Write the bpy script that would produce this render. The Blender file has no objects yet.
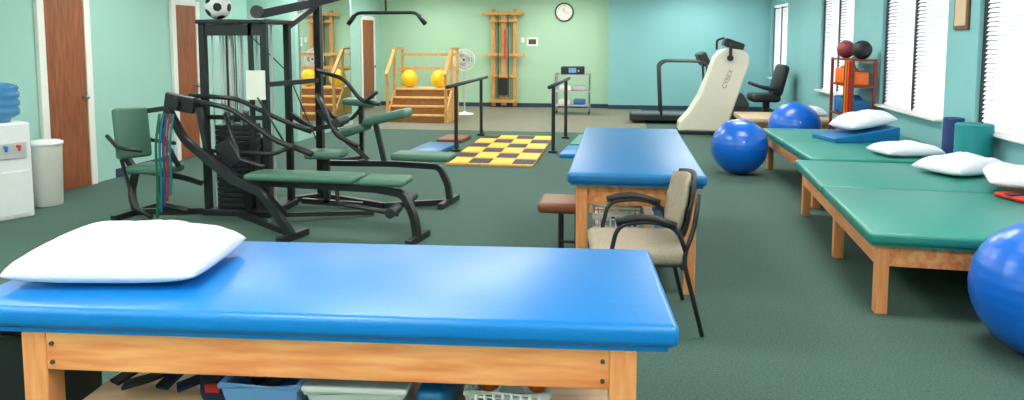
import bpy, bmesh, math, random
from mathutils import Vector, Matrix, Euler, noise
random.seed(3)
R=math.radians
S=bpy.context.scene
COL=S.collection
try:
    S.view_settings.view_transform='Standard'
    S.view_settings.look='None'
    S.view_settings.exposure=0.0
except Exception: pass

# ---------------------------------------------------------------- materials
def srgb(r,g,b):
    def c(v):
        v/=255.
        return v/12.92 if v<=.04045 else ((v+.055)/1.055)**2.4
    return (c(r),c(g),c(b),1)
def mat(name,rgb,rough=.5,metal=0,coat=0,noise_amt=0,noise_scale=8,bump=0,bump_scale=60,emit=0,spec=.5,stretch=None,rgb2=None):
    m=bpy.data.materials.new(name); m.use_nodes=True
    nt=m.node_tree; b=nt.nodes['Principled BSDF']
    col=srgb(*rgb)
    b.inputs['Base Color'].default_value=col
    b.inputs['Roughness'].default_value=rough
    b.inputs['Metallic'].default_value=metal
    b.inputs['Coat Weight'].default_value=coat
    b.inputs['Coat Roughness'].default_value=.25
    b.inputs['Specular IOR Level'].default_value=spec
    tc=nt.nodes.new('ShaderNodeTexCoord'); mp=nt.nodes.new('ShaderNodeMapping')
    nt.links.new(tc.outputs['Object'],mp.inputs['Vector'])
    if stretch: mp.inputs['Scale'].default_value=stretch
    n=nt.nodes.new('ShaderNodeTexNoise'); n.inputs['Scale'].default_value=noise_scale; n.inputs['Detail'].default_value=5
    nt.links.new(mp.outputs[0],n.inputs['Vector'])
    cr=nt.nodes.new('ShaderNodeValToRGB')
    amt=noise_amt if noise_amt else .03
    if rgb2: c2=srgb(*rgb2)
    else: c2=tuple(x*(1-amt) for x in col[:3])+(1,)
    cr.color_ramp.elements[0].position=.35; cr.color_ramp.elements[1].position=.65
    cr.color_ramp.elements[0].color=c2; cr.color_ramp.elements[1].color=col
    nt.links.new(n.outputs['Fac'],cr.inputs['Fac']); nt.links.new(cr.outputs['Color'],b.inputs['Base Color'])
    if bump:
        n2=nt.nodes.new('ShaderNodeTexNoise'); n2.inputs['Scale'].default_value=bump_scale; n2.inputs['Detail'].default_value=3
        nt.links.new(mp.outputs[0],n2.inputs['Vector'])
        bp=nt.nodes.new('ShaderNodeBump'); bp.inputs['Strength'].default_value=bump; bp.inputs['Distance'].default_value=.01
        nt.links.new(n2.outputs['Fac'],bp.inputs['Height']); nt.links.new(bp.outputs[0],b.inputs['Normal'])
    if emit:
        b.inputs['Emission Color'].default_value=col; b.inputs['Emission Strength'].default_value=emit
    return m
M={}
M['mint']=mat('mint_paint',(168,204,176),.75,noise_scale=2)
M['mintleft']=mat('left_paint',(156,200,190),.75,noise_scale=2)
M['teal']=mat('teal_paint',(132,190,194),.7,noise_scale=2)
M['ceil']=mat('ceiling_tile',(236,236,230),.9,bump=.3)
M['carpet']=mat('green_carpet',(88,114,105),.95,noise_scale=90,rgb2=(67,93,86),bump=.6,bump_scale=300,spec=.2)
M['tan']=mat('tan_vinyl',(120,120,104),.6,noise_scale=6,noise_amt=.12)
M['base']=mat('rubber_baseboard',(38,58,78),.6)
M['white']=mat('white_trim',(228,228,222),.5)
M['door']=mat('door_veneer',(152,86,50),.45,noise_scale=5,rgb2=(124,66,36),stretch=(6,6,.7))
M['wood']=mat('oak_wood',(244,172,114),.4,coat=.1,noise_scale=3,rgb2=(222,130,76),stretch=(1,9,9))
M['woodv']=mat('oak_leg',(240,168,112),.4,coat=.1,noise_scale=4,rgb2=(226,140,84),stretch=(9,9,1))
M['woody']=mat('yellow_wood',(218,166,98),.45,noise_scale=5,rgb2=(198,142,76),stretch=(6,6,2))
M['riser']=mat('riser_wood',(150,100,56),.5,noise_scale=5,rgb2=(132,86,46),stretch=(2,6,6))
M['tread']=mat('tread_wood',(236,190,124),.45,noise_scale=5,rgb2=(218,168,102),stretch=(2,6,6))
M['shelf']=mat('shelf_board',(236,198,158),.5,noise_scale=4,rgb2=(222,178,136),stretch=(1,8,8))
M['blue']=mat('blue_vinyl',(0,122,204),.38,coat=.2,bump=.12,bump_scale=130)
M['blue2']=mat('mid_blue_vinyl',(10,108,170),.42,coat=.15,bump=.1,bump_scale=130)
M['green']=mat('teal_vinyl',(38,134,122),.42,coat=.15,bump=.1,bump_scale=130)
M['gymgreen']=mat('gym_green_vinyl',(74,116,99),.5,bump=.08)
M['pillow']=mat('white_cotton',(234,234,244),.9,bump=.3,bump_scale=14)
M['black']=mat('black_powdercoat',(32,35,39),.38)
M['blackm']=mat('black_plastic',(34,36,40),.5)
M['dgrey']=mat('dark_grey',(66,68,70),.5)
M['mgrey']=mat('mid_grey_metal',(96,100,104),.4)
M['fangrey']=mat('fan_grey',(186,188,184),.4)
M['chrome']=mat('pale_rod',(200,206,210),.35)
M['steel']=mat('steel',(170,175,180),.3,metal=1)
M['ball']=mat('blue_pvc',(0,100,208),.3,coat=.25)
M['yellow']=mat('yellow_pvc',(248,206,16),.4,coat=.2)
M['yellowt']=mat('yellow_strip',(240,200,60),.5)
M['tanfab']=mat('taupe_fabric',(166,154,136),.95,noise_scale=60,noise_amt=.15,bump=.3,bump_scale=200)
M['brown']=mat('brown_vinyl',(122,70,42),.45)
M['beige']=mat('beige_vinyl',(214,186,152),.5)
M['cream']=mat('cream_plastic',(230,226,208),.4)
M['faint']=mat('faint_grey_print',(140,140,138),.5)
M['whitep']=mat('white_plastic',(236,238,240),.35)
M['binp']=mat('offwhite_plastic',(222,222,214),.45)
M['greyp']=mat('grey_plastic',(196,198,200),.5)
M['red']=mat('red_plastic',(206,44,30),.4)
M['dred']=mat('dark_red_band',(130,30,30),.5)
M['orange']=mat('orange_plastic',(255,116,30),.45)
M['navy']=mat('navy_fabric',(34,42,72),.85,bump=.3)
M['ltblue']=mat('light_blue_plastic',(120,168,232),.4)
M['tealf']=mat('teal_foam',(22,136,138),.7)
M['dblue']=mat('dark_blue_foam',(30,58,110),.7)
M['bronze']=mat('dark_bronze',(60,56,54),.4,metal=.3)
M['wood2']=mat('picture_frame_wood',(110,62,34),.4)
M['paper']=mat('paper',(236,236,228),.8)
M['ink']=mat('ink',(28,28,34),.6)
M['tealband']=mat('teal_band',(14,100,110),.5)
M['greenband']=mat('green_band',(20,90,60),.5)
M['fawn']=mat('rack_red',(126,50,40),.5)
M['maroon']=mat('maroon_rubber',(140,52,54),.5)
M['blind']=mat('blind_slat',(228,228,238),.6,emit=.5)  # slats emit to stand in for daylight coming through them
M['lamp']=mat('lamp_diffuser',(255,252,244),.6,emit=25)
M['sky']=mat('outside',(190,200,210),.9,emit=.75)  # glow put on the panes in place of bright outdoors
def glass(name,rgb,rough=.05,alpha=.5):
    m=bpy.data.materials.new(name); m.use_nodes=True
    b=m.node_tree.nodes['Principled BSDF']
    n=m.node_tree.nodes.new('ShaderNodeTexNoise'); n.inputs['Scale'].default_value=3
    cr=m.node_tree.nodes.new('ShaderNodeValToRGB'); c=srgb(*rgb)
    cr.color_ramp.elements[0].color=tuple(x*.95 for x in c[:3])+(1,); cr.color_ramp.elements[1].color=c
    m.node_tree.links.new(n.outputs['Fac'],cr.inputs['Fac']); m.node_tree.links.new(cr.outputs[0],b.inputs['Base Color'])
    b.inputs['Roughness'].default_value=rough; b.inputs['Alpha'].default_value=alpha
    return m
M['bottle']=glass('blue_bottle',(40,130,200),.1,.62)
M['clear']=glass('clear_plastic',(236,240,244),.2,.8)
M['mirror']=mat('mirror_glass',(235,240,240),.02,metal=1)

# ---------------------------------------------------------------- builder
class Bd:
    def __init__(s): s.bm=bmesh.new()
    def _merge(s,b,M4=None,mi=0,smooth=False):
        if M4 is not None: bmesh.ops.transform(b,matrix=M4,verts=b.verts)
        for f in b.faces: f.material_index=mi; f.smooth=smooth
        me=bpy.data.meshes.new('tmp'); b.to_mesh(me); b.free(); s.bm.from_mesh(me); bpy.data.meshes.remove(me)
    def box(s,c,sz,rot=(0,0,0),bev=0,mi=0,seg=2,smooth=False):
        b=bmesh.new(); bmesh.ops.create_cube(b,size=1)
        bmesh.ops.scale(b,vec=sz,verts=b.verts)
        if bev: bmesh.ops.bevel(b,geom=list(b.edges),offset=min(bev,min(sz)*.49),segments=seg,affect='EDGES',profile=.5)
        s._merge(b,Matrix.Translation(c)@Euler(rot).to_matrix().to_4x4(),mi,smooth); return s
    def cyl(s,p0,p1,r,r2=None,seg=16,mi=0,cap=True):
        p0=Vector(p0);p1=Vector(p1);d=p1-p0
        b=bmesh.new(); bmesh.ops.create_cone(b,cap_ends=cap,segments=seg,radius1=r,radius2=r if r2 is None else r2,depth=d.length)
        q=Vector((0,0,1)).rotation_difference(d.normalized()).to_matrix().to_4x4()
        s._merge(b,Matrix.Translation((p0+p1)/2)@q,mi,False)
        return s
    def sph(s,c,r,sc=(1,1,1),seg=24,mi=0,rot=(0,0,0)):
        b=bmesh.new(); bmesh.ops.create_uvsphere(b,u_segments=seg,v_segments=seg//2,radius=r)
        s._merge(b,Matrix.Translation(c)@Euler(rot).to_matrix().to_4x4()@Matrix.Diagonal((*sc,1)),mi,True); return s
    def lathe(s,prof,c=(0,0,0),seg=24,mi=0,rot=(0,0,0),smooth=True,cap=True):
        b=bmesh.new(); rings=[]
        for r,z in prof:
            rings.append([b.verts.new((r*math.cos(2*math.pi*i/seg),r*math.sin(2*math.pi*i/seg),z)) for i in range(seg)])
        for a,d in zip(rings,rings[1:]):
            for i in range(seg):
                j=(i+1)%seg; b.faces.new((a[i],a[j],d[j],d[i]))
        if cap and prof[0][0]>1e-4: b.faces.new(rings[0][::-1])
        if cap and prof[-1][0]>1e-4: b.faces.new(rings[-1])
        bmesh.ops.remove_doubles(b,verts=b.verts,dist=1e-6)
        s._merge(b,Matrix.Translation(c)@Euler(rot).to_matrix().to_4x4(),mi,smooth); return s
    def tube(s,pts,r,seg=10,mi=0,rect=None,round_=0,closed=False):
        pts=[Vector(p) for p in pts]
        if round_ and len(pts)>2:
            np=[pts[0]]
            for a,p,c in zip(pts,pts[1:],pts[2:]):
                d1=(a-p);d2=(c-p);k=min(round_,d1.length*.45,d2.length*.45)
                A=p+d1.normalized()*k;C=p+d2.normalized()*k
                for i in range(6):
                    t=i/5; np.append(A*(1-t)**2+p*2*t*(1-t)+C*t*t)
            np.append(pts[-1]); pts=np
        b=bmesh.new(); rings=[]; n=len(pts)
        t0=(pts[1]-pts[0]).normalized()
        up=Vector((0,0,1)) if abs(t0.z)<.95 else Vector((0,1,0))
        nx=t0.cross(up).normalized()
        for i,p in enumerate(pts):
            if closed: t=(pts[(i+1)%n]-pts[i-1]).normalized()
            elif i==0: t=t0
            elif i==n-1: t=(pts[-1]-pts[-2]).normalized()
            else: t=((pts[i+1]-p).normalized()+(p-pts[i-1]).normalized()).normalized()
            nx=(nx-t*nx.dot(t)); nx=nx.normalized() if nx.length>1e-6 else t.orthogonal().normalized()
            ny=t.cross(nx)
            if rect: off=[(rect[0]/2,rect[1]/2),(-rect[0]/2,rect[1]/2),(-rect[0]/2,-rect[1]/2),(rect[0]/2,-rect[1]/2)]
            else: off=[(r*math.cos(2*math.pi*k/seg),r*math.sin(2*math.pi*k/seg)) for k in range(seg)]
            rings.append([b.verts.new(p+nx*u+ny*v) for u,v in off])
        k=len(rings[0]); pr=list(zip(rings,rings[1:]))
        if closed: pr.append((rings[-1],rings[0]))
        for a,d in pr:
            for i in range(k): b.faces.new((a[i],a[(i+1)%k],d[(i+1)%k],d[i]))
        if not closed: b.faces.new(rings[0][::-1]); b.faces.new(rings[-1])
        bmesh.ops.recalc_face_normals(b,faces=b.faces)
        s._merge(b,None,mi,rect is None); return s
    def prism(s,prof,y0,y1,mi=0,bev=0,axis='Y'):
        b=bmesh.new()
        f=lambda x,z,y:(x,y,z) if axis=='Y' else ((y,x,z) if axis=='X' else (x,z,y))
        a=[b.verts.new(f(x,z,y0)) for x,z in prof]; c=[b.verts.new(f(x,z,y1)) for x,z in prof]
        n=len(prof); b.faces.new(a); b.faces.new(c[::-1])
        for i in range(n): b.faces.new((a[i],c[i],c[(i+1)%n],a[(i+1)%n]))
        bmesh.ops.recalc_face_normals(b,faces=b.faces)
        if bev: bmesh.ops.bevel(b,geom=list(b.edges),offset=bev,segments=2,affect='EDGES',profile=.5)
        s._merge(b,None,mi); return s
    def obj(s,name,mats,parent=None,world=False,label=None):
        if world and parent is not None:
            bmesh.ops.translate(s.bm,vec=-Vector(parent.location),verts=s.bm.verts)
        me=bpy.data.meshes.new(name); s.bm.to_mesh(me); s.bm.free()
        for m in (mats if isinstance(mats,(list,tuple)) else [mats]): me.materials.append(M[m] if isinstance(m,str) else m)
        o=bpy.data.objects.new(name,me); COL.objects.link(o)
        if parent is not None: o.parent=parent
        if label: o['label']=label
        return o
def root(name,loc,label,cat,rot=0,group=None):
    e=bpy.data.objects.new(name,None); COL.objects.link(e); e.empty_display_size=.1
    e.location=loc; e.rotation_euler=(0,0,rot); e['label']=label; e['category']=cat
    if group: e['group']=group
    return e
def tag(o,label,cat,group=None):
    o['label']=label; o['category']=cat
    if group: o['group']=group
    return o
def struct(o): o['kind']='structure'; return o
def text_mesh(body,size,extr=.001):
    cu=bpy.data.curves.new('t','FONT'); cu.body=body; cu.size=size; cu.extrude=extr; cu.align_x='CENTER'; cu.align_y='CENTER'
    t=bpy.data.objects.new('t',cu); COL.objects.link(t)
    bpy.context.view_layer.update()
    me=bpy.data.meshes.new_from_object(t.evaluated_get(bpy.context.evaluated_depsgraph_get()))
    bpy.data.objects.remove(t); return me

# ---------------------------------------------------------------- room
XL,XR,YB,YF,H=-5.8,3.3,17.0,-1.5,2.75
struct(Bd().box(((XL+XR)/2,(YB+YF)/2,-.05),(XR-XL+.6,YB-YF+.4,.1)).obj('floor','carpet'))
tanf=Bd().box(((XL+.5)/2,14.7,.002),(.5-XL,4.6,.006)).obj('trim_9','tan'); struct(tanf)
struct(Bd().box(((XL+XR)/2,(YB+YF)/2,H+.05),(XR-XL+.6,YB-YF+.4,.1)).obj('ceiling','ceil'))
struct(Bd().box((XL-.05,(YB+YF)/2,H/2),(.1,YB-YF,H)).obj('wall_left','mintleft'))
struct(Bd().box((-5.41,11.85,H/2),(.8,2.4,H)).obj('wall_partition','mintleft'))
XC=-.25
b=Bd().box(((XL+XC)/2,YB+.05,H/2),(XC-XL,.1,H)); b.box(((XC+XR)/2,YB-.05,H/2),(XR-XC,.3,H),mi=1)
struct(b.obj('wall_back',['mint','teal']))
struct(Bd().box(((XL+XR)/2,YF-.05,H/2),(XR-XL,.1,H)).obj('wall_front','mint'))
wins=[(15.1,16.6),(10.95,12.65),(7.95,9.8),(5.0,7.3),(2.0,4.2),(-1.0,1.2)]  # last pair is out of view, added for side light and reflections
SILL,WT=.76,2.35
b=Bd(); cx=XR+.14
b.box((cx,(YB+YF)/2,SILL/2),(.28,YB-YF,SILL)); b.box((cx,(YB+YF)/2,(WT+H)/2),(.28,YB-YF,H-WT))
edges=[YF]+[v for w in sorted(wins) for v in w]+[YB]
for a,c in zip(edges[0::2],edges[1::2]): b.box((cx,(a+c)/2,(SILL+WT)/2),(.28,c-a,WT-SILL))
struct(b.obj('wall_right','teal'))
for i,(a,c) in enumerate(wins):
    m=(a+c)/2; fx=XR+.12
    b=Bd()
    for z in (SILL+.04,WT-.03): b.box((fx,m,z),(.06,c-a,.06))
    for y in (a+.02,m,c-.02): b.box((fx-.03,y,(SILL+WT)/2),(.1,.04,WT-SILL-.06))
    w=struct(b.obj('window_%d'%(i+1),'bronze'))
    Bd().box((fx+.05,m,(SILL+WT)/2),(.01,c-a-.02,WT-SILL-.02)).obj('window_pane','sky',w)
    Bd().box((XR+.02,m,SILL+.012),(.2,c-a-.01,.024),bev=.005).obj('window_sill','white',w)
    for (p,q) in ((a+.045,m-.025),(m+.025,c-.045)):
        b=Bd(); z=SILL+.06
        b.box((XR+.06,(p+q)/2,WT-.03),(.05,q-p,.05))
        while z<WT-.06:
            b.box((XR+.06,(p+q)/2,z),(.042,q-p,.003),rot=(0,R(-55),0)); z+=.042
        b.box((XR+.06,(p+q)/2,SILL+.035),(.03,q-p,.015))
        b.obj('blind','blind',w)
struct(Bd().box((XL+.01,(7.5+8.65)/2,.05),(.02,1.1,.1)).obj('baseboard_left','base'))
b=Bd().box(((XL+XC)/2,YB-.01,.05),(XC-XL,.02,.1)); b.box(((XC+XR)/2,YB-.21,.05),(XR-XC,.02,.1)); struct(b.obj('baseboard_back','base'))
struct(Bd().box((XR-.01,(YB+YF)/2-.2,.05),(.02,YB-YF-.4,.1)).obj('baseboard_right','base'))
def door(n,y0,y1,x=XL):
    b=Bd(); h=2.06
    for y in (y0-.045,y1+.045): b.box((x+.015,y,h/2+.03),(.05,.09,h+.06),bev=.006)
    b.box((x+.015,(y0+y1)/2,h+.045),(.05,y1-y0,.09),bev=.006)
    w=struct(b.obj('door_%d'%n,'white'))
    Bd().box((x+.012,(y0+y1)/2,h/2+.005),(.03,y1-y0-.01,h-.01)).obj('door_panel','door',w)
    Bd().cyl((x+.02,y1-.07,.98),(x+.075,y1-.07,.98),.012).sph((x+.085,y1-.07,.98),.028).obj('knob','steel',w)
door(1,6.55,7.1); door(2,8.75,9.2); door(3,15.7,16.45)
mr=root('wall_mirror',(-5.0,11.85,.2),'tall wall mirror reflecting the wooden stairs and yellow balls','mirror')
Bd().box((-5.0,11.85,1.3),(.012,2.14,2.1)).obj('mirror_glass','mirror',mr,True)
b=Bd()
for z in (.24,2.36): b.box((-5.0,11.85,z),(.024,2.2,.02))
for y in (10.77,12.93): b.box((-5.0,y,1.3),(.024,.02,2.12))
b.obj('mirror_frame','steel',mr,True)
for y in (-.8,1.2,4.2,7.2,10.2,13.2,15.6):  # row behind the camera is added to brighten camera-facing fronts
    for x in (-4.3,-1.4,1.6):
        r=root('ceiling_light',(x,y,H),'recessed white fluorescent ceiling light panel','lamp',group='ceiling light panels')
        Bd().box((0,0,-.012),(1.16,.56,.016)).obj('diffuser','lamp',r)
        b=Bd()
        for sy in (-.3,.3): b.box((0,sy,-.012),(1.24,.04,.024))
        for sx in (-.6,.6): b.box((sx,0,-.012),(.04,.56,.024))
        b.obj('light_frame','white',r)

# ---------------------------------------------------------------- treatment tables
def table(name,loc,rot,L,W,Hh,vinyl,label,over=.1,pad=.07,leg=.075,ap=.14,shelf=None,seams=(),mid=(),cat='treatment table',frontover=.05,over0=None,bolts=False):
    r=root(name,loc,label,cat,rot)
    b=Bd()
    xs=[-L/2]+list(seams)+[L/2]
    for a,c in zip(xs,xs[1:]): b.box(((a+c)/2,0,Hh-pad/2),(c-a-(.003 if seams else 0),W,pad),bev=.022,seg=4,smooth=True)
    b.box((0,0,Hh-pad-.008),(L-.06,W-.04,.016))
    b.obj('cushion',vinyl,r)
    z1=Hh-pad-.016; lx=L/2-over-leg/2; l0=-(L/2-(over if over0 is None else over0)-leg/2); ly=W/2-frontover-leg/2
    cxm=(lx+l0)/2; ln=lx-l0; fy=ly+leg/2-.018
    for sx in (l0,*mid,lx):
        for sy in (-ly,ly):
            Bd().box((0,0,z1/2),(leg,leg,z1),bev=.006).obj('leg','woodv',r).location=(sx,sy,0)
    for sy in (-fy,fy): Bd().box((cxm,sy,z1-ap/2),(ln-leg,.03,ap),bev=.004).obj('side_rail','wood',r)
    for sx in (l0,lx): Bd().box((sx,0,z1-ap/2),(.03,2*ly-leg,ap),bev=.004).obj('end_rail','wood',r)
    if bolts:
        for sx in (l0+leg*.75,lx-leg*.75):
            for dz in (.035,.095): Bd().cyl((sx,-fy-.013,z1-dz),(sx,-fy-.021,z1-dz),.007,seg=10).obj('bolt','dgrey',r)
    if shelf:
        Bd().box((cxm,0,shelf),(ln-.01,2*ly-leg-.01,.02)).obj('shelf','shelf',r)
    return r
SH=.36
ft=table('treatment_table',(-.963,2.36,0),R(4.2),2.24,.78,.78,'blue','long blue vinyl treatment table on oak legs with white pillow',shelf=SH,ap=.122,over=.12,over0=.215,bolts=True,frontover=.02,leg=.08)
mt=table('treatment_table',(.11,5.6,0),R(90),2.35,.85,.78,'blue2','blue vinyl treatment table behind taupe office chair',shelf=.2)
ga=table('mat_table',(2.36,5.55,0),R(86),2.6,1.68,.5,'green','wide teal vinyl mat table on oak legs under the windows',seams=(.05,),mid=(-.1,),leg=.07,ap=.13,cat='mat table',over=.06,frontover=.06)
gb=table('mat_table',(2.52,8.18,0),R(90),2.35,1.48,.5,'green','farther teal vinyl mat table with blue wedge and pillow',seams=(0,),leg=.07,ap=.12,cat='mat table',over=.08)
gc=table('mat_table',(2.55,11.8,0),R(90),1.0,1.35,.42,'beige','low beige padded mat table behind blue exercise balls',leg=.08,ap=.1,cat='mat table')

# ---------------------------------------------------------------- pillows
def pillow(loc,rot,L,W,T,label,tilt=(0,0),seed=0):
    b=bmesh.new(); N=60; K=42
    def P(u,v,s):
        cu=max(0,1-abs(u)**3.1);cv=max(0,1-abs(v)**3.1)
        h=(cu**.52)*(cv**.52)
        nz=noise.noise(Vector((u*1.8+seed,v*1.8,seed*3.1)))*.22*h
        cr=(1-abs(noise.noise(Vector((u*3.0+seed*2,v*3.0-seed,.7))))*2)
        nz+=-.07*max(0,cr-.6)*h/.4
        k=1-.05*(abs(u)*abs(v))**2.5
        x=u*L/2*k*(1-.02*(1-v*v)*abs(u)); y=v*W/2*k*(1-.03*(1-u*u)*abs(v))
        z=(T*.68*h+T*nz*.6) if s>0 else -T*.32*h
        return (x,y,z+T*.32)
    for s in (1,-1):
        g=[[b.verts.new(P(-1+2*i/N,-1+2*j/K,s)) for j in range(K+1)] for i in range(N+1)]
        for i in range(N):
            for j in range(K):
                q=(g[i][j],g[i+1][j],g[i+1][j+1],g[i][j+1]); b.faces.new(q if s>0 else q[::-1])
    bmesh.ops.remove_doubles(b,verts=b.verts,dist=1e-5)
    bd=Bd(); bd._merge(b,None,0,True)
    o=bd.obj('pillow','pillow'); o.location=loc; o.rotation_euler=(tilt[0],tilt[1],rot)
    return tag(o,label,'pillow')
pillow((-1.72,2.3,.78),R(8),.67,.5,.15,'plump white pillow on long blue treatment table',seed=1)
pillow((2.82,6.4,.5),R(30),.66,.46,.15,'white pillow on teal mat table beside foam roller',seed=2)
pillow((2.72,7.33,.5),R(12),.58,.42,.13,'flat white pillow on farther teal mat table',seed=3)
pillow((2.88,5.68,.548),R(70),.6,.4,.14,'white pillow resting on red and black cuff weights',seed=4)
pillow((2.68,8.42,.64),R(20),.6,.42,.17,'white pillow propped on blue foam wedge',tilt=(0,R(-8)),seed=5)
pillow((2.9,11.75,.42),R(15),.5,.4,.15,'white pillow on low beige mat table',seed=6)
wd=Bd().prism([(-.38,0),(.36,0),(.36,.16),(-.38,.05)],-.24,.24,bev=.01).obj('foam_wedge','blue2'); wd.location=(2.6,8.4,.5); wd.rotation_euler=(0,0,R(15))
tag(wd,'blue vinyl foam positioning wedge under white pillow','foam wedge')
cw=root('cuff_weight',(2.85,5.4,.5),'red and black strap cuff weight under pillow','cuff weight',R(20))
Bd().box((0,0,.02),(.4,.26,.035),bev=.014,smooth=True).obj('weight_pouch','red',cw)
Bd().box((0,0,.042),(.42,.06,.008),bev=.003).obj('strap','blackm',cw)

# ---------------------------------------------------------------- exercise balls
def exball(loc,r,m,label,name='exercise_ball',ribs=True):
    e=root(name,loc,label,'exercise ball')
    prof=[]; n=64
    for i in range(n+1):
        a=-math.pi/2+math.pi*i/n
        rr=r*(1+(.003*math.cos(a*36) if ribs and abs(a)<1.1 else 0))
        prof.append((max(rr*math.cos(a),0),r+rr*math.sin(a)))
    Bd().lathe(prof,seg=48).obj('ball_body',m,e)
    Bd().cyl((0,-r*1.003*math.cos(.3),r+r*math.sin(.3)),(0,-r*.985*math.cos(.3),r+r*math.sin(.3)*.985),.01,seg=10).obj('valve_plug','white',e)
    return e
exball((1.43,8.85,0),.33,'ball','blue exercise ball beside the teal mat table')
exball((2.48,10.7,0),.36,'ball','blue exercise ball behind the teal mat table')
exball((2.15,3.89,0),.345,'ball','large blue exercise ball before the near mat table')
for (x,y,r,h,m,l) in ((3.12,6.88,.15,.36,'tealf','short teal foam roller standing on teal mat table'),(3.17,7.4,.09,.36,'dblue','dark blue foam roller standing beside window')):
    e=root('foam_roller',(x,y,.5),l,'foam roller')
    Bd().lathe([(r*.3,0),(r-.01,0),(r,.008),(r,.012),(r,h-.012),(r,h-.008),(r-.01,h),(r-.012,h),(r*.32,h),(r*.3,h-.005),(r*.3,h*.2)],seg=36).obj('roller_body',m,e)

# ---------------------------------------------------------------- office chair
ch=root('side_chair',(.13,4.1,0),'black metal armchair with taupe fabric seat and back','chair',R(-84))
Bd().box((0,-.03,.43),(.52,.52,.08),bev=.038,seg=5,smooth=True).obj('seat','tanfab',ch)
Bd().box((0,-.02,.385),(.47,.45,.02),bev=.008).obj('seat_pan','blackm',ch)
def curved(w,h,t,bow,z0,y0,lean,N=10):
    b=bmesh.new(); g=[]
    for s in (0,1):
        gg=[]
        for i in range(N+1):
            row=[]
            for j in range(9):
                u=-1+2*i/N;v=j/8
                ww=w/2*(1-.24*abs(2*v-1)**3)
                y=y0+lean*v-bow*u*u+(t if s else 0)*(1-.3*max(abs(u),abs(2*v-1))**4)
                row.append(b.verts.new((u*ww,y,z0+h*v-.02*u*u*(1 if v>.5 else -1))))
            gg.append(row)
        g.append(gg)
    for s in (0,1):
        for i in range(N):
            for j in range(8):
                b.faces.new((g[s][i][j],g[s][i+1][j],g[s][i+1][j+1],g[s][i][j+1]))
    for j in range(8):
        for i in (0,N): b.faces.new((g[0][i][j],g[0][i][j+1],g[1][i][j+1],g[1][i][j]))
    for i in range(N):
        for j in (0,8): b.faces.new((g[0][i][j],g[0][i+1][j],g[1][i+1][j],g[1][i][j]))
    bmesh.ops.recalc_face_normals(b,faces=b.faces)
    return b
bd=Bd(); bd._merge(curved(.44,.33,.028,.045,.52,.205,.05),None,0,True); bd.obj('backrest','tanfab',ch)
bd=Bd(); bd._merge(curved(.47,.36,.018,.045,.505,.236,.055),None,0,True); bd.obj('back_shell','blackm',ch)
for sx in (-1,1):
    x=.275*sx
    b=Bd()
    b.tube([(x,-.24,0.012),(x,-.2,.43),(x,-.16,.62),(x,.02,.64),(x,.16,.6),(x,.2,.48)],.0125,round_=.07)
    b.tube([(x,.3,.012),(x*.97,.19,.44),(x*.88,.25,.58),(x*.82,.28,.78)],.0125,round_=.08)
    b.obj('side_frame','black',ch)
    Bd().tube([(x,-.17,.635),(x,-.08,.658),(x,.03,.655),(x,.15,.615)],.02,round_=.05).obj('armrest','blackm',ch)
Bd().tube([(-.27,-.2,.38),(.27,-.2,.38)],.011).obj('crossbar','black',ch)
Bd().tube([(-.265,.19,.38),(.265,.19,.38)],.011).obj('crossbar','black',ch)

# ---------------------------------------------------------------- stool + stuff under the middle table
st=root('step_stool',(-.4,5.3,0),'low bench with brown vinyl top tucked under treatment table','stool')
Bd().box((0,0,.38),(.36,.36,.08),bev=.03,seg=4,smooth=True).obj('seat','brown',st)
for sx in (-.02,.1):
    for sy in (-.1,.1): Bd().cyl((sx,sy,0),(sx,sy,.345),.013,seg=10).obj('leg','blackm',st)
Bd().tube([(-.02,-.1,.12),(.1,-.1,.12)],.01).obj('stretcher','blackm',st)
def basket(name,loc,rot,sx,sy,h,m,label,cat='basket',taper=.85,grid=True,wall=.008):
    e=root(name,loc,label,cat,rot)
    b=Bd()
    if grid:
        n=9
        for k in range(4):
            z=h*(k+.5)/4; f=taper+(1-taper)*z/h
            b.tube([(-sx/2*f,-sy/2*f,z),(sx/2*f,-sy/2*f,z),(sx/2*f,sy/2*f,z),(-sx/2*f,sy/2*f,z)],.005,seg=5,closed=True)
        for i in range(n+1):
            u=-1+2*i/n
            for s in (-1,1):
                b.tube([(u*sx/2*taper,s*sy/2*taper,0),(u*sx/2,s*sy/2,h)],.006,seg=5)
                b.tube([(s*sx/2*taper,u*sy/2*taper,0),(s*sx/2,u*sy/2,h)],.006,seg=5)
        b.box((0,0,.005),(sx*taper,sy*taper,.008))
    else:
        bb=bmesh.new()
        def ring(f,z,ins): return [bb.verts.new((s1*(sx/2*f-ins),s2*(sy/2*f-ins),z)) for s1,s2 in((-1,-1),(1,-1),(1,1),(-1,1))]
        r0=ring(taper,0,0);r1=ring(1,h,0);r2=ring(1,h,wall);r3=ring(taper,wall,wall)
        for a,c in ((r0,r1),(r1,r2),(r2,r3)):
            for i in range(4): bb.faces.new((a[i],a[(i+1)%4],c[(i+1)%4],c[i]))
        bb.faces.new(r0[::-1]);bb.faces.new(r3)
        b._merge(bb)
    b.obj('basket_body',m,e)
    b=Bd(); b.tube([(-sx/2,-sy/2,h),(sx/2,-sy/2,h),(sx/2,sy/2,h),(-sx/2,sy/2,h)],.011,seg=6,closed=True); b.obj('rim',m,e)
    return e
basket('wire_basket',(.0,4.92,.212),R(3),.34,.28,.22,'whitep','white wire basket on shelf under blue table')
basket('storage_bin',(.34,5.1,.212),R(-4),.18,.26,.22,'ltblue','light blue plastic bin on shelf under blue table',cat='bin',grid=False)
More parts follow.
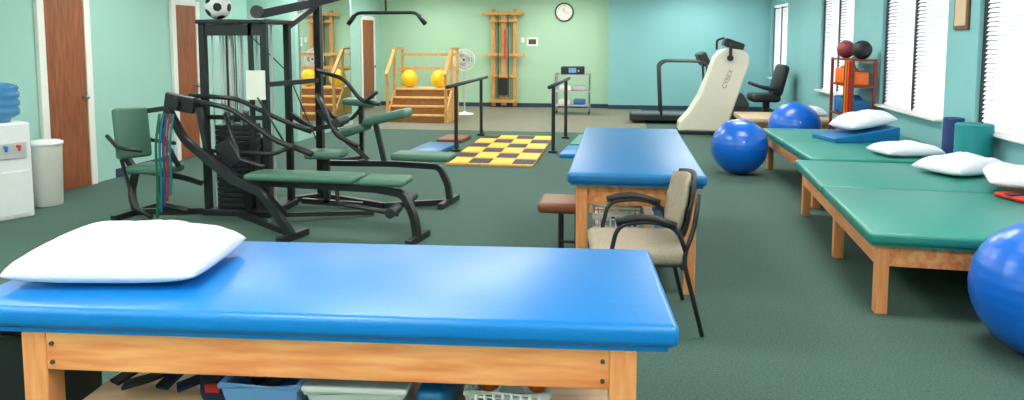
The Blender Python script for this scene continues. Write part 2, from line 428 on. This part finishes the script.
for i,(x,y,z,m) in enumerate(((-.07,4.88,.3,'greyp'),(.07,4.88,.3,'blue2'),(.0,4.98,.3,'ink'))):
    o=Bd().box((0,0,0),(.12,.08,.15),bev=.03,seg=3,smooth=True).obj('folded_towel',m); o.location=(x,y,z); o.rotation_euler=(0,0,R(5)); tag(o,'rolled cloth stuffed in white wire basket','towel')

# ---------------------------------------------------------------- stuff on the front table shelf
def local(r,x,y,z): return r.location+Matrix.Rotation(r.rotation_euler.z,4,'Z')@Vector((x,y,z))
sz=SH+.012
for i in range(2):
    o=Bd().tube([(-.08,-.05,.02),(-.03,.06,.05),(.05,.04,.03),(.07,-.05,.05),(-.02,-.08,.03)],0,rect=(.05,.012),round_=.04).obj('gait_belt',['ink','navy'][i])
    o.location=local(ft,-.71+.17*i,-.05,sz+.005); o.rotation_euler=(0,0,.3*i); tag(o,'black webbing strap coiled on table shelf','strap','black straps on the shelf')
bag=root('gym_bag',local(ft,-.385,-.08,sz),'small navy fabric pouch with red tag on table shelf','bag',R(5))
Bd().box((0,0,.06),(.12,.22,.12),bev=.04,seg=4,smooth=True).obj('bag_body','navy',bag)
Bd().box((.0,-.11,.07),(.05,.012,.03)).obj('tag','red',bag)
basket('storage_basket',local(ft,-.18,-.08,sz),R(4),.25,.42,.13,'ltblue','light blue plastic basket holding dark items on shelf',grid=False)
for i in range(4):
    o=Bd().tube([(-.06,0,0),(-.02,.03,.03),(.04,0,.02),(.05,-.03,.03),(-.01,-.03,.0)],.018,round_=.03).obj('cuff_strap',['ink','dgrey','navy','blackm'][i])
    o.location=local(ft,-.18,-.2+.085*i,sz+.1); tag(o,'dark strap coiled in light blue basket','strap','straps in the blue basket')
cb=basket('storage_box',local(ft,.13,-.08,sz),R(4),.31,.42,.12,'clear','clear plastic storage box with white lid on shelf',cat='box',grid=False)
Bd().box((0,0,.132),(.34,.44,.018),bev=.006).obj('lid','whitep',cb)
bb_=Bd().box((0,0,.065),(.1,.4,.13),bev=.03,seg=3,smooth=True).obj('foam_block','blue2'); bb_.location=local(ft,.38,-.08,sz); tag(bb_,'blue foam block on shelf under table','foam block')
basket('wire_basket',local(ft,.61,-.06,sz),R(4),.26,.4,.12,'whitep','white wire basket with orange balls on shelf')
for i,(m,yy) in enumerate((('orange',.06),('whitep',-.04),('orange',.06))):
    o=Bd().sph((0,0,.05),.042,seg=20).obj('massage_ball',m); o.location=local(ft,.53+.085*i,yy-.1,sz+.012); tag(o,('white' if m=='whitep' else 'orange')+' small rubber massage ball in wire basket','ball','massage balls in the basket')
cr=basket('laundry_crate',(-2.13,2.26,0),R(4),.32,.36,.6,'black','black lattice plastic crate standing beside the blue table',cat='crate',taper=.95,grid=False)
o=Bd().tube([(-1.7,2.85,.55),(-1.7,2.84,.3),(-1.7,2.86,.08),(-1.5,2.9,.012),(-1.2,2.95,.01)],.008,round_=.15).obj('power_cord','black'); tag(o,'black power cord trailing on carpet under table','cord')

# ---------------------------------------------------------------- water cooler and bin
wc=root('water_cooler',(-5.47,5.68,0),'white water cooler with blue bottle against wall','water cooler',R(60))
wc.scale=(1,1,.94)
Bd().box((0,0,.46),(.32,.32,.92),bev=.02,seg=3).box((0,-.165,.25),(.26,.012,.42),bev=.004).obj('cooler_body','whitep',wc)
Bd().box((0,-.155,.66),(.24,.04,.16),bev=.01).obj('tap_recess','greyp',wc)
for sx,m in ((-.05,'blue'),(.05,'red')): Bd().cyl((sx,-.17,.7),(sx,-.22,.7),.014).cyl((sx,-.21,.7),(sx,-.21,.66),.01).obj('tap',m,wc)
Bd().lathe([(.05,.9),(.06,.95),(.13,.99),(.135,1.04),(.122,1.06),(.135,1.08),(.135,1.12),(.122,1.14),(.135,1.16),(.135,1.2),(.122,1.22),(.135,1.24),(.12,1.27),(.07,1.29),(.03,1.3),(0,1.3)],seg=28).obj('water_bottle','bottle',wc)
wb=root('waste_bin',(-5.5,6.17,0),'tall white plastic bin beside water cooler','bin')
Bd().lathe([(.125,0),(.13,.01),(.145,.58),(.15,.6),(.14,.6),(.12,.03)],seg=28).obj('bin_body','binp',wb)
Bd().lathe([(.155,.59),(.155,.615),(.13,.63),(.06,.64),(0,.64)],seg=28).obj('lid','whitep',wb)

# ---------------------------------------------------------------- multi-station gym
gy=root('multi_gym',(-3.5,6.2,0),'black multi-station weight machine with grey-green padded benches','exercise machine')
W=True
b=Bd()
for x in (-3.73,-3.14):
    for y in (6.05,6.5): b.box((x,y,.9),(.055,.055,1.74))
b.box((-3.27,6.05,.9),(.035,.035,1.74))
b.box((-3.43,6.27,1.765),(.68,.56,.04),bev=.01)
b.box((-3.43,6.05,1.69),(.6,.035,.1))
b.box((-3.43,6.05,.9),(.6,.025,.04))
b.box((-3.43,6.27,.03),(.68,.56,.06),bev=.01)
b.box((-2.98,6.85,1.0),(.065,.065,2.0))
b.tube([(-3.5,6.3,.03),(-2.98,6.85,.03)],0,rect=(.07,.05))
b.tube([(-3.14,6.1,1.2),(-2.98,6.8,1.2)],0,rect=(.045,.045))
b.tube([(-3.14,6.5,1.72),(-2.98,6.85,1.95)],0,rect=(.05,.05))
b.obj('frame','black',gy,W)
for x,y in ((-3.67,6.1),(-3.63,6.22),(-3.59,6.1),(-3.55,6.22),(-3.5,6.1),(-3.45,6.22),(-3.41,6.1),(-3.36,6.22),(-3.32,6.1),(-3.2,6.12),(-3.68,6.4),(-3.58,6.4),(-3.4,6.4),(-3.25,6.4)):
    Bd().cyl((x,y,.06),(x,y,1.74),.011,seg=10).obj('guide_rod','chrome',gy,W)
for i in range(16): Bd().box((-3.48,6.16,.085+.048*i),(.34,.2,.043),bev=.006).obj('weight_plate','black',gy,W)
for i in range(13): Bd().box((-3.46,6.4,.085+.048*i),(.32,.14,.043),bev=.006).obj('weight_plate','black',gy,W)
Bd().box((-3.48,6.16,.9),(.24,.12,.1),bev=.02).cyl((-3.48,6.16,.94),(-3.48,6.16,1.74),.006,seg=8).obj('carriage','dgrey',gy,W)
Bd().box((-3.2,5.99,1.2),(.17,.01,.26),rot=(0,0,R(6))).obj('placard','paper',gy,W)
b=Bd(); b.tube([(-3.3,6.3,1.84),(-3.0,6.7,1.95),(-2.4,7.15,2.16)],0,rect=(.055,.08)); b.obj('overhead_beam','black',gy,W)
Bd().cyl((-2.4,7.1,2.1),(-2.4,7.2,2.1),.06).obj('pulley','dgrey',gy,W)
Bd().cyl((-3.32,6.26,1.86),(-3.32,6.3,1.86),.06).obj('pulley','dgrey',gy,W)
lb=Bd(); lb.tube([(-2.79,7.2,1.77),(-2.71,7.2,1.88),(-2.06,7.2,1.88),(-1.98,7.2,1.77)],.018,round_=.06)
lb.tube([(-2.8,7.2,1.76),(-2.73,7.2,1.85)],.025).tube([(-1.97,7.2,1.76),(-2.04,7.2,1.85)],.025).cyl((-2.39,7.2,1.88),(-2.39,7.2,2.1),.012,seg=8)
lb.obj('pulldown_bar','black',gy,W)
b=Bd()
b.tube([(-4.5,5.95,.98),(-4.52,5.95,.6),(-4.4,5.95,.42),(-3.9,5.95,.36),(-3.75,6.0,.3)],0,rect=(.05,.05),round_=.06)
b.tube([(-4.38,5.95,.42),(-4.42,5.93,.2),(-4.36,5.9,.02)],0,rect=(.05,.05),round_=.06)
b.tube([(-4.4,5.65,.03),(-4.36,6.2,.03)],0,rect=(.05,.05))
b.tube([(-4.4,5.92,.03),(-3.6,6.1,.03)],0,rect=(.05,.05))
b.tube([(-4.5,5.75,.75),(-4.35,5.68,.66),(-4.1,5.65,.64)],.018,round_=.03)
b.tube([(-4.5,6.12,.75),(-4.35,6.15,.66),(-4.1,6.13,.64)],.018,round_=.03)
b.tube([(-4.52,5.95,.5),(-4.3,5.8,.1),(-4.1,5.75,.03)],.018,round_=.04)
b.tube([(-4.05,5.8,.42),(-3.95,5.7,.15),(-3.75,5.75,.1)],0,rect=(.045,.045))
b.tube([(-4.3,6.05,.95),(-3.95,6.1,1.0),(-3.75,6.1,1.0)],0,rect=(.045,.045))
b.obj('seat_frame','black',gy,W)
Bd().box((-4.38,5.92,.76),(.08,.3,.46),rot=(0,R(-8),R(-32)),bev=.03,seg=4,smooth=True).obj('backrest','gymgreen',gy,W)
Bd().box((-4.12,5.86,.45),(.4,.3,.07),rot=(0,0,R(-8)),bev=.03,seg=4,smooth=True).obj('seat','gymgreen',gy,W)
b=Bd()
b.box((-3.88,5.9,1.04),(.29,.05,.15),rot=(0,R(10),0),bev=.015)
b.cyl((-3.92,5.84,1.04),(-3.92,5.98,1.04),.06)
b.tube([(-3.98,5.86,1.0),(-3.8,5.82,.72),(-3.25,5.62,.42),(-2.9,5.45,.36),(-2.58,5.33,.04)],0,rect=(.045,.065),round_=.08)
b.tube([(-3.85,5.9,1.08),(-3.4,5.9,1.0),(-2.95,5.85,.72),(-2.6,5.75,.64)],.023,round_=.1)
b.tube([(-3.85,6.0,1.1),(-3.4,6.0,1.08),(-3.0,6.15,.85),(-2.8,6.2,.78)],.021,round_=.1)
b.tube([(-3.98,5.86,1.0),(-4.02,5.8,.8),(-3.8,5.72,.5)],.022,round_=.04)
b.tube([(-3.7,5.9,1.0),(-3.6,5.85,.6),(-3.3,5.8,.4)],0,rect=(.045,.045),round_=.04)
b.tube([(-3.6,5.88,.62),(-3.0,5.88,.6),(-2.85,5.85,.66)],.018,round_=.04)
b.tube([(-3.45,5.9,.95),(-3.3,5.85,.55),(-3.05,5.8,.5)],.02,round_=.04)
b.box((-3.4,5.85,.6),(.16,.04,.24),rot=(0,R(-30),0),bev=.01)
b.obj('press_arm','black',gy,W)
Bd().tube([(-2.76,5.8,.685),(-2.58,5.74,.635)],.028).obj('hand_grip','blackm',gy,W)
Bd().tube([(-2.95,6.17,.83),(-2.78,6.2,.77)],.028).obj('hand_grip','blackm',gy,W)
Bd().box((-2.6,5.64,.46),(1.0,.28,.06),rot=(0,R(-.8),R(-5)),bev=.028,seg=4,smooth=True).obj('bench_pad','gymgreen',gy,W)
Bd().box((-1.87,5.58,.46),(.38,.28,.06),rot=(0,0,R(-2)),bev=.028,seg=4,smooth=True).obj('bench_pad','gymgreen',gy,W)
b=Bd()
b.tube([(-3.4,5.95,.38),(-3.0,5.68,.39),(-1.95,5.56,.39),(-1.7,5.5,.37),(-1.6,5.45,.2),(-1.57,5.43,.02)],0,rect=(.055,.055),round_=.06)
b.tube([(-1.6,5.26,.03),(-1.54,5.62,.03)],0,rect=(.05,.05))
b.tube([(-2.62,5.18,.03),(-2.54,5.52,.03)],0,rect=(.05,.05))
b.tube([(-3.3,6.0,.03),(-3.3,5.9,.36)],0,rect=(.05,.05))
b.tube([(-3.4,6.0,.03),(-2.6,5.4,.03)],0,rect=(.045,.05))
b.tube([(-2.3,5.6,.38),(-2.3,5.6,.25),(-1.75,5.5,.2)],.018,round_=.04)
b.tube([(-3.1,5.75,.38),(-2.9,5.9,.06),(-2.2,6.2,.03)],0,rect=(.04,.04))
b.obj('bench_frame','black',gy,W)
Bd().box((-2.27,6.85,.84),(.46,.28,.09),rot=(0,R(-13),0),bev=.038,seg=4,smooth=True).obj('incline_pad','gymgreen',gy,W)
Bd().box((-2.62,6.85,.7),(.3,.28,.08),rot=(0,R(-18),0),bev=.035,seg=4,smooth=True).obj('incline_pad','gymgreen',gy,W)
Bd().box((-1.88,6.75,.47),(.6,.28,.07),rot=(0,0,R(-3)),bev=.03,seg=4,smooth=True).obj('bench_pad','gymgreen',gy,W)
Bd().box((-2.6,7.0,.97),(.34,.22,.07),rot=(0,R(4),0),bev=.03,seg=3,smooth=True).obj('arm_pad','gymgreen',gy,W)
Bd().box((-2.75,6.45,.52),(.36,.28,.07),rot=(0,0,R(5)),bev=.03,seg=3,smooth=True).obj('seat','gymgreen',gy,W)
b=Bd()
b.tube([(-2.98,6.85,.36),(-2.2,6.8,.38),(-1.72,6.75,.37),(-1.64,6.75,.2),(-1.62,6.75,.02)],0,rect=(.055,.055),round_=.05)
b.tube([(-1.66,6.52,.03),(-1.6,6.98,.03)],0,rect=(.05,.05))
b.tube([(-2.3,6.82,.38),(-2.4,6.85,.78)],0,rect=(.045,.045))
b.tube([(-2.98,6.8,1.05),(-2.8,6.5,.98),(-2.65,6.45,.7),(-2.4,6.35,.62)],.023,round_=.08)
b.tube([(-2.98,6.8,1.3),(-2.7,6.8,1.22),(-2.5,6.75,1.0),(-2.3,6.7,.98)],.021,round_=.08)
b.tube([(-2.98,6.8,.9),(-2.75,6.9,.6),(-2.5,6.9,.4)],0,rect=(.045,.045))
b.tube([(-2.98,6.85,.03),(-2.2,6.5,.03)],0,rect=(.05,.05))
b.tube([(-2.2,6.5,.03),(-1.65,6.75,.03)],0,rect=(.05,.05))
b.tube([(-2.45,6.7,1.0),(-2.3,6.62,1.1)],.018)
b.tube([(-2.98,6.85,1.0),(-2.9,7.0,.8),(-2.75,7.1,.78),(-2.6,7.1,.93)],.02,round_=.04)
b.tube([(-2.75,6.45,.48),(-2.75,6.45,.05)],0,rect=(.05,.05)); b.tube([(-3.0,6.45,.06),(-2.4,6.45,.04)],0,rect=(.05,.05))
b.tube([(-2.6,7.0,.93),(-2.6,7.0,.4),(-2.9,6.95,.35)],0,rect=(.045,.045))
b.tube([(-3.14,6.5,.9),(-2.9,6.5,.75),(-2.6,6.5,.8)],0,rect=(.045,.045))
b.obj('rear_frame','black',gy,W)
for y in (5.3,5.75): Bd().cyl((-1.72,y-.1,.28),(-1.72,y+.1,.28),.04).obj('foam_pad','blackm',gy,W)
Bd().cyl((-2.55,6.2,.85),(-2.55,6.45,.85),.04).obj('foam_pad','blackm',gy,W)
Bd().tube([(-3.2,6.0,1.1),(-3.05,5.9,.95),(-2.9,5.9,.7)],.008).obj('cable','black',gy,W)
Bd().tube([(-3.47,6.2,1.75),(-3.15,6.5,1.3),(-3.0,6.8,.6)],.006).obj('cable','black',gy,W)
sb=root('soccer_ball',(-3.62,6.13,1.786),'white soccer ball with black pentagons on weight machine','ball')
ico=bmesh.new(); bmesh.ops.create_icosphere(ico,subdivisions=1,radius=1); vs=[v.co.normalized() for v in ico.verts]; ico.free()
bb=bmesh.new(); bmesh.ops.create_icosphere(bb,subdivisions=5,radius=.115)
rot=Euler((.4,.5,.2)).to_matrix(); vs=[rot@v for v in vs]
for f in bb.faces:
    d=f.calc_center_median().normalized(); f.material_index=1 if max(d.dot(v) for v in vs)>math.cos(R(19)) else 0; f.smooth=True
bmesh.ops.translate(bb,vec=(0,0,.115),verts=bb.verts)
me=bpy.data.meshes.new('ball_body'); bb.to_mesh(me); bb.free(); me.materials.append(M['whitep']); me.materials.append(M['ink'])
o=bpy.data.objects.new('ball_body',me); COL.objects.link(o); o.parent=sb
for i,(m,l,dx) in enumerate((('greenband','green',-.02),('tealband','teal',.015),('dblue','dark blue',.05),('dred','dark red',.08),('tealband','teal',.11))):
    pts=[(-3.94+dx,5.72,.96),(-3.95+dx,5.66,.7),(-3.93+dx,5.64,.4),(-3.94+dx,5.63,.06+.05*i)]
    o=Bd().tube(pts,0,rect=(.022,.006),round_=.1).obj('resistance_band',m); tag(o,l+' elastic resistance band hanging on weight machine','resistance band','bands hanging on the weight machine')

# ---------------------------------------------------------------- walking board + mats
fm=root('balance_board',(-1.63,10.3,0),'tan platform with bold black blocks and yellow strips','floor mat')
b=Bd(); Wd=1.14; Ln=2.8
b.box((0,0,.015),(Wd,Ln,.03),bev=.006,mi=0)
rows=6
for r_ in range(rows):
    y=-Ln/2+Ln*(r_+.5)/rows
    n=4
    for c_ in range(n):
        x=-Wd/2+Wd*(c_+.5)/n
        b.box((x,y,.031),(Wd/n-.012,.33,.008),mi=1 if (c_+r_)%2 else 2)
b.obj('board',['woody','ink','yellowt'],fm)
for (x,y,sx,sy,m,l) in ((-2.66,10.1,.45,.9,'blue2','blue foam balance pad on carpet'),(-2.6,11.15,.4,.6,'brown','brown wooden board on carpet'),(-.5,11.2,.38,1.1,'green','green foam mat beside yellow board'),(-.6,10.1,.34,.8,'blue','blue foam pad beside yellow board')):
    o=Bd().box((0,0,.03),(sx,sy,.06),bev=.015,seg=3,smooth=True).obj('foam_mat',m); o.location=(x,y,0); o.rotation_euler=(0,0,R(-4)); tag(o,l,'mat')

# ---------------------------------------------------------------- parallel bars
def pbar(p,q,label):
    e=root('parallel_bar',((p[0]+q[0])/2,(p[1]+q[1])/2,0),label,'parallel bar')
    p=Vector((*p,.96));q=Vector((*q,.96))
    Bd().tube([p,q],.027).obj('handrail','blackm',e,True)
    for t in (.18,.82):
        c=p.lerp(q,t)
        Bd().cyl((c.x,c.y,.03),(c.x,c.y,.94),.027).obj('upright','black',e,True)
        Bd().box((c.x,c.y,.02),(.12,.12,.03),bev=.006).tube([(c.x,c.y,.25),(c.x,c.y+.14,.04)],.012).obj('base_plate','black',e,True)
pbar((-2.32,9.55),(-2.28,12.3),'black steel parallel bar on two upright posts')
pbar((-.94,9.7),(-.84,12.1),'black steel parallel bar beside yellow walking board')

# ---------------------------------------------------------------- training stairs
XS=-3.87
ts=root('training_stairs',(XS,14.0,0),'wooden training stairs with angular wooden handrails','stairs')
for i in range(4):
    z=.16*(i+1); y=13.42+.15*i; last=i==3
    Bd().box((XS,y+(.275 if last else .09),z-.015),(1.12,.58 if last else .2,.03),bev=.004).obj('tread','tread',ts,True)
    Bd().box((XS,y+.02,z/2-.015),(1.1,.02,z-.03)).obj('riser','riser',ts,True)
for x in (XS-.58,XS+.58):
    Bd().prism([(13.42,0),(14.45,0),(14.45,.64),(13.9,.64),(13.42,.16)],x-.015,x+.015,axis='X').obj('stringer','woody',ts,True)
    b=Bd()
    b.tube([(x,13.42,.0),(x,13.42,.98)],0,rect=(.05,.05)); b.tube([(x,13.9,.0),(x,13.9,1.42)],0,rect=(.05,.05)); b.tube([(x,14.43,0),(x,14.43,1.42)],0,rect=(.05,.05))
    b.tube([(x,13.36,.93),(x,13.92,1.42)],0,rect=(.06,.04)); b.tube([(x,13.88,1.43),(x,14.47,1.43)],0,rect=(.06,.04))
    b.tube([(x,13.9,1.0),(x,14.43,1.0)],0,rect=(.04,.05))
    b.obj('handrail','woody',ts,True)
for z in (1.3,1.02): Bd().box((XS,14.43,z),(1.12,.04,.06)).obj('back_rail','woody',ts,True)
exball((-4.23,14.17,.642),.175,'yellow','yellow ball resting on top of wooden stairs',name='therapy_ball',ribs=False)
exball((-3.6,14.17,.642),.175,'yellow','yellow ball on wooden stairs beside the handrail',name='therapy_ball',ribs=False)

# ---------------------------------------------------------------- fan
fn=root('pedestal_fan',(-3.3,15.15,0),'white pedestal fan with round wire guard','fan',R(5))
Bd().lathe([(.2,0),(.2,.02),(.04,.05),(.02,.07)],seg=24).obj('base','whitep',fn)
Bd().cyl((0,0,.05),(0,0,1.1),.016).obj('pole','fangrey',fn)
Bd().cyl((0,.02,1.18),(0,.16,1.18),.07,.05).cyl((0,.05,1.08),(0,.05,1.18),.02).obj('motor','mgrey',fn)
b=Bd()
for i in range(30):
    a=2*math.pi*i/30
    b.tube([(.03*math.cos(a),-.09,1.18+.03*math.sin(a)),(.15*math.cos(a),-.08,1.18+.15*math.sin(a)),(.23*math.cos(a),-.02,1.18+.23*math.sin(a)),(.1*math.cos(a),.04,1.18+.1*math.sin(a))],.0045,seg=4)
for rr,y in ((.23,-.02),(.15,-.08),(.04,-.09)): b.tube([(rr*math.cos(2*math.pi*i/32),y,1.18+rr*math.sin(2*math.pi*i/32)) for i in range(32)],.01,seg=5,closed=True)
b.obj('guard','whitep',fn)
b=Bd()
for k in range(3): b.box((.1*math.cos(k*2.09),-.03,1.18+.1*math.sin(k*2.09)),(.15,.01,.1),rot=(R(20),-k*2.09,0),bev=.004)
b.cyl((0,-.05,1.18),(0,.02,1.18),.03)
b.obj('blades','mgrey',fn)

# ---------------------------------------------------------------- wall rack
wr=root('wall_rack',(-2.72,16.9,0),'tall wooden wall-mounted exercise rack with ropes','exercise rack')
for x in (-2.97,-2.46): Bd().box((x,16.92,1.18),(.09,.07,2.3),bev=.006).obj('upright_post','woody',wr,True)
Bd().box((-2.72,16.9,1.15),(.12,.07,2.2),bev=.006).obj('upright_post','woody',wr,True)
for z,w_ in ((2.22,1.02),(2.05,.66),(1.25,1.0),(.15,.66),(.75,.6)): Bd().box((-2.72,16.84,z),(w_,.06,.07),bev=.005).obj('crossbar','woody',wr,True)
for x in (-2.84,-2.6): Bd().cyl((x,16.79,.25),(x,16.79,2.2),.012,seg=8).obj('guide_rod','black',wr,True)
Bd().box((-2.72,16.79,.5),(.2,.08,.4),bev=.01).obj('pulley_weight','black',wr,True)
Bd().box((-2.68,16.78,1.5),(.04,.02,.7)).obj('strap','red',wr,True)

# ---------------------------------------------------------------- wall clock
ck=root('wall_clock',(-1.3,16.99,2.25),'round white wall clock with dark rim','clock')
Bd().lathe([(.22,0),(.22,.03),(.205,.045),(.19,.03),(.19,0)],seg=40,rot=(R(90),0,0),cap=False).obj('clock_rim','ink',ck)
Bd().cyl((0,0,0),(0,-.02,0),.191,seg=40).obj('clock_face','paper',ck)
for n in range(1,13):
    a=R(90-30*n); me=text_mesh(str(n),.04,.0005); me.materials.append(M['ink'])
    o=bpy.data.objects.new('numeral',me); COL.objects.link(o); o.parent=ck; o.rotation_euler=(R(90),0,0); o.location=(.158*math.cos(a),-.022,.158*math.sin(a))
Bd().tube([(0,-.026,0),(.11,-.026,-.03)],.005,seg=6).obj('minute_hand','ink',ck)
Bd().tube([(0,-.028,0),(-.02,-.028,.08)],.006,seg=6).obj('hour_hand','ink',ck)
o=Bd().box((-2.05,16.985,1.56),(.26,.01,.2)).box((-2.05,16.978,1.56),(.18,.004,.12),mi=1).obj('wall_notice',['paper','dgrey']); tag(o,'small framed notice on mint wall','notice')
o=Bd().box((-2.28,16.985,1.6),(.08,.02,.12),bev=.005).obj('wall_switch','whitep'); tag(o,'white wall switch beside wooden rack','switch')

# ---------------------------------------------------------------- cart
ct=root('equipment_cart',(-1.0,15.6,0),'grey rolling cart with black therapy unit on top','cart')
b=Bd()
for sx in (-.36,.36):
    for sy in (-.22,.22): b.cyl((sx,sy,.08),(sx,sy,.88),.014,seg=8)
b.box((0,.22,.86),(.74,.02,.02)).box((0,-.22,.86),(.74,.02,.02)).box((-.36,0,.86),(.02,.46,.02)).box((.36,0,.86),(.02,.46,.02))
b.obj('cart_frame','steel',ct)
for z in (.2,.5,.84): Bd().box((0,0,z),(.76,.48,.025),bev=.006).obj('shelf','greyp',ct)
for sx in (-.36,.36):
    for sy in (-.22,.22): Bd().cyl((sx-.012,sy,.04),(sx+.012,sy,.04),.04,seg=12).obj('caster','blackm',ct)
un=root('therapy_unit',(-1.0,15.6,.853),'black boxy electrotherapy unit on rolling cart','medical device')
Bd().box((0,0,.09),(.5,.3,.18),bev=.02).obj('unit_body','blackm',un)
Bd().box((0,-.152,.1),(.16,.006,.1)).obj('screen','ltblue',un)
Bd().cyl((.13,-.15,.09),(.13,-.17,.09),.02).obj('knob','greyp',un)
for i,(x,z,m) in enumerate(((-.17,.25,'paper'),(.15,.25,'blue2'),(-.15,.55,'paper'),(.15,.55,'greyp'))):
    o=Bd().box((0,0,.056),(.26,.3,.11),bev=.03,seg=3,smooth=True).obj('folded_towel',m); o.location=(-1+x,15.6,z-.036); tag(o,'folded towel stacked on rolling cart','towel','towels on the cart')

# ---------------------------------------------------------------- treadmill
tm=root('treadmill',(1.0,14.3,0),'dark grey treadmill with tubular handrails','treadmill')
Bd().box((-.05,0,.12),(1.5,.7,.12),bev=.02).obj('deck','black',tm)
Bd().box((-.1,0,.183),(1.3,.48,.006)).obj('belt','mgrey',tm)
for sy in (-.33,.33):
    Bd().tube([(-.2,sy,.15),(-.25,sy,1.12),(-.15,sy,1.2),(.35,sy,1.2),(.62,sy,1.18),(.68,sy,.15)],.024,round_=.1).obj('handrail','dgrey',tm)
Bd().box((.58,0,1.24),(.16,.7,.26),rot=(0,R(-25),0),bev=.03).obj('console','blackm',tm)
Bd().box((.62,0,.24),(.3,.62,.16),bev=.04).obj('motor_hood','blackm',tm)

# ---------------------------------------------------------------- cream machine
cm=root('upper_body_ergometer',(1.62,12.7,0),'cream plastic exercise machine with black hand cranks','exercise machine')
b=Bd()
b.prism([(-.62,.06),(.1,.06),(.2,.16),(.3,.5),(.42,.9),(.52,1.2),(.52,1.34),(.42,1.43),(.2,1.46),(.06,1.42),(-.04,1.3),(-.14,1.0),(-.28,.65),(-.44,.38),(-.6,.2)],-.25,.25,bev=.03)
b.obj('housing','cream',cm)
Bd().box((-.1,0,.035),(1.1,.5,.06),bev=.015).obj('base','blackm',cm)
me=text_mesh('CYBEX',.11,.001); me.materials.append(M['faint'])
o=bpy.data.objects.new('lettering',me); COL.objects.link(o); o.parent=cm; o.location=(.17,-.253,.95); o.rotation_euler=(R(90),R(-70),0)
b=Bd(); b.cyl((.2,-.32,1.3),(.2,.32,1.3),.05)
b.box((.2,-.31,1.4),(.05,.03,.26)); b.box((.2,.31,1.2),(.05,.03,.26)); b.cyl((.2,-.31,1.52),(.2,-.44,1.52),.022); b.cyl((.2,.31,1.1),(.2,.44,1.1),.022)
b.obj('hand_crank','black',cm)
b=Bd(); b.box((.28,0,1.52),(.34,.34,.14),rot=(0,R(20),0),bev=.03); b.tube([(.0,-.12,1.44),(.0,-.12,1.6),(.12,-.12,1.64)],.02,round_=.04); b.obj('console','black',cm)
rb=root('recumbent_bike',(2.45,14.3,0),'black recumbent exercise bike with bulky padded seat','exercise bike')
rb.scale=(1.1,1.2,1.1)
Bd().box((0,0,.08),(.9,.12,.1),bev=.02).box((-.3,0,.05),(.1,.5,.07),bev=.02).box((.45,0,.05),(.1,.6,.07),bev=.02).obj('base_frame','black',rb)
Bd().box((.25,0,.46),(.5,.5,.14),bev=.06,seg=3,smooth=True).obj('seat','blackm',rb)
Bd().box((.5,0,.76),(.16,.5,.56),rot=(0,R(14),0),bev=.07,seg=3,smooth=True).obj('backrest','blackm',rb)
Bd().tube([(.3,0,.1),(.3,0,.42)],0,rect=(.1,.1)).obj('seat_post','black',rb)
for s in (-1,1): Bd().tube([(.05,.3*s,.7),(.2,.3*s,.64),(.45,.26*s,.6)],.03,round_=.05).obj('armrest','black',rb)
Bd().prism([(-.42,.1),(.0,.1),(.0,.35),(-.12,.55),(-.38,.5)],-.12,.12,bev=.03).obj('flywheel_housing','dgrey',rb)
Bd().cyl((-.2,-.22,.3),(-.2,.22,.3),.02).box((-.13,-.22,.3),(.14,.08,.03)).box((-.27,.22,.3),(.14,.08,.03)).obj('pedal','black',rb)

# ---------------------------------------------------------------- ball rack
rk=root('storage_rack',(3.09,10.2,0),'red-brown storage rack holding medicine balls and bands','rack')
for x in (2.95,3.22):
    for y in (9.75,10.65): Bd().box((x,y,.68),(.035,.035,1.36)).obj('rack_post','fawn',rk,True)
for z in (.2,.6,1.0,1.34):
    Bd().box((3.085,10.2,z),(.3,.94,.022)).obj('shelf','fawn',rk,True)
for i,(y,m,l) in enumerate(((9.86,'ink','black'),(10.52,'maroon','maroon'))):
    e=root('medicine_ball',(3.085,y,1.352),l+' rubber medicine ball on top of rack','ball',group='medicine balls on the rack')
    Bd().sph((0,0,.12),.12,seg=28).obj('ball_body',m,e)
    Bd().tube([(.121*math.cos(2*math.pi*k/32),0,.12+.121*math.sin(2*math.pi*k/32)) for k in range(32)],.003,seg=5,closed=True).obj('seam','dgrey',e)
cols=['red','dred','orange','red','tealband','blue2','maroon','greenband']
for i in range(24):
    z=(.212,.612,1.012)[i%3]; y=9.83+.105*(i//3)
    hh=.12+.14*random.random()
    o=Bd().box((0,0,hh/2),(.2,.07,hh),bev=.02,seg=3,smooth=True).obj('exercise_cuff',cols[(i*5+i//3)%8]); o.location=(3.07,y,z); tag(o,'colourful strap cuff stored on rack shelf','cuff','cuffs on the rack shelves')
for i,(m,l) in enumerate((('red','red'),('orange','orange'),('red','red'),('yellow','yellow'),('dred','dark red'))):
    o=Bd().tube([(2.93,9.79+.05*i,1.33),(2.925,9.79+.05*i,.9),(2.93,9.8+.05*i,.45+.05*i)],0,rect=(.03,.006)).obj('resistance_band',m); tag(o,l+' elastic resistance band hanging on storage rack','resistance band','bands on the rack')
pc=root('framed_picture',(3.28,7.62,1.9),'small brown framed picture on pier between windows','picture')
Bd().box((3.287,7.62,1.9),(.024,.3,.4),bev=.004).obj('picture_frame','wood2',pc,True)
Bd().box((3.272,7.62,1.9),(.008,.22,.32)).obj('picture_print','beige',pc,True)

# ---------------------------------------------------------------- world, camera
w=bpy.data.worlds.new('w'); S.world=w; w.use_nodes=True
w.node_tree.nodes['Background'].inputs[0].default_value=(.75,.87,1,1); w.node_tree.nodes['Background'].inputs[1].default_value=1.0
cam=bpy.data.cameras.new('cam'); co=bpy.data.objects.new('camera',cam); COL.objects.link(co)
cam.sensor_width=36; cam.lens=720/1024*36; cam.clip_end=100
th=R(5.0); ps=math.atan(108*math.cos(th)/720)
cam.shift_y=-(200-40-720*math.tan(th))/1024
co.location=(0,0,1.6); co.rotation_euler=(math.pi/2-th,0,ps)
S.camera=co
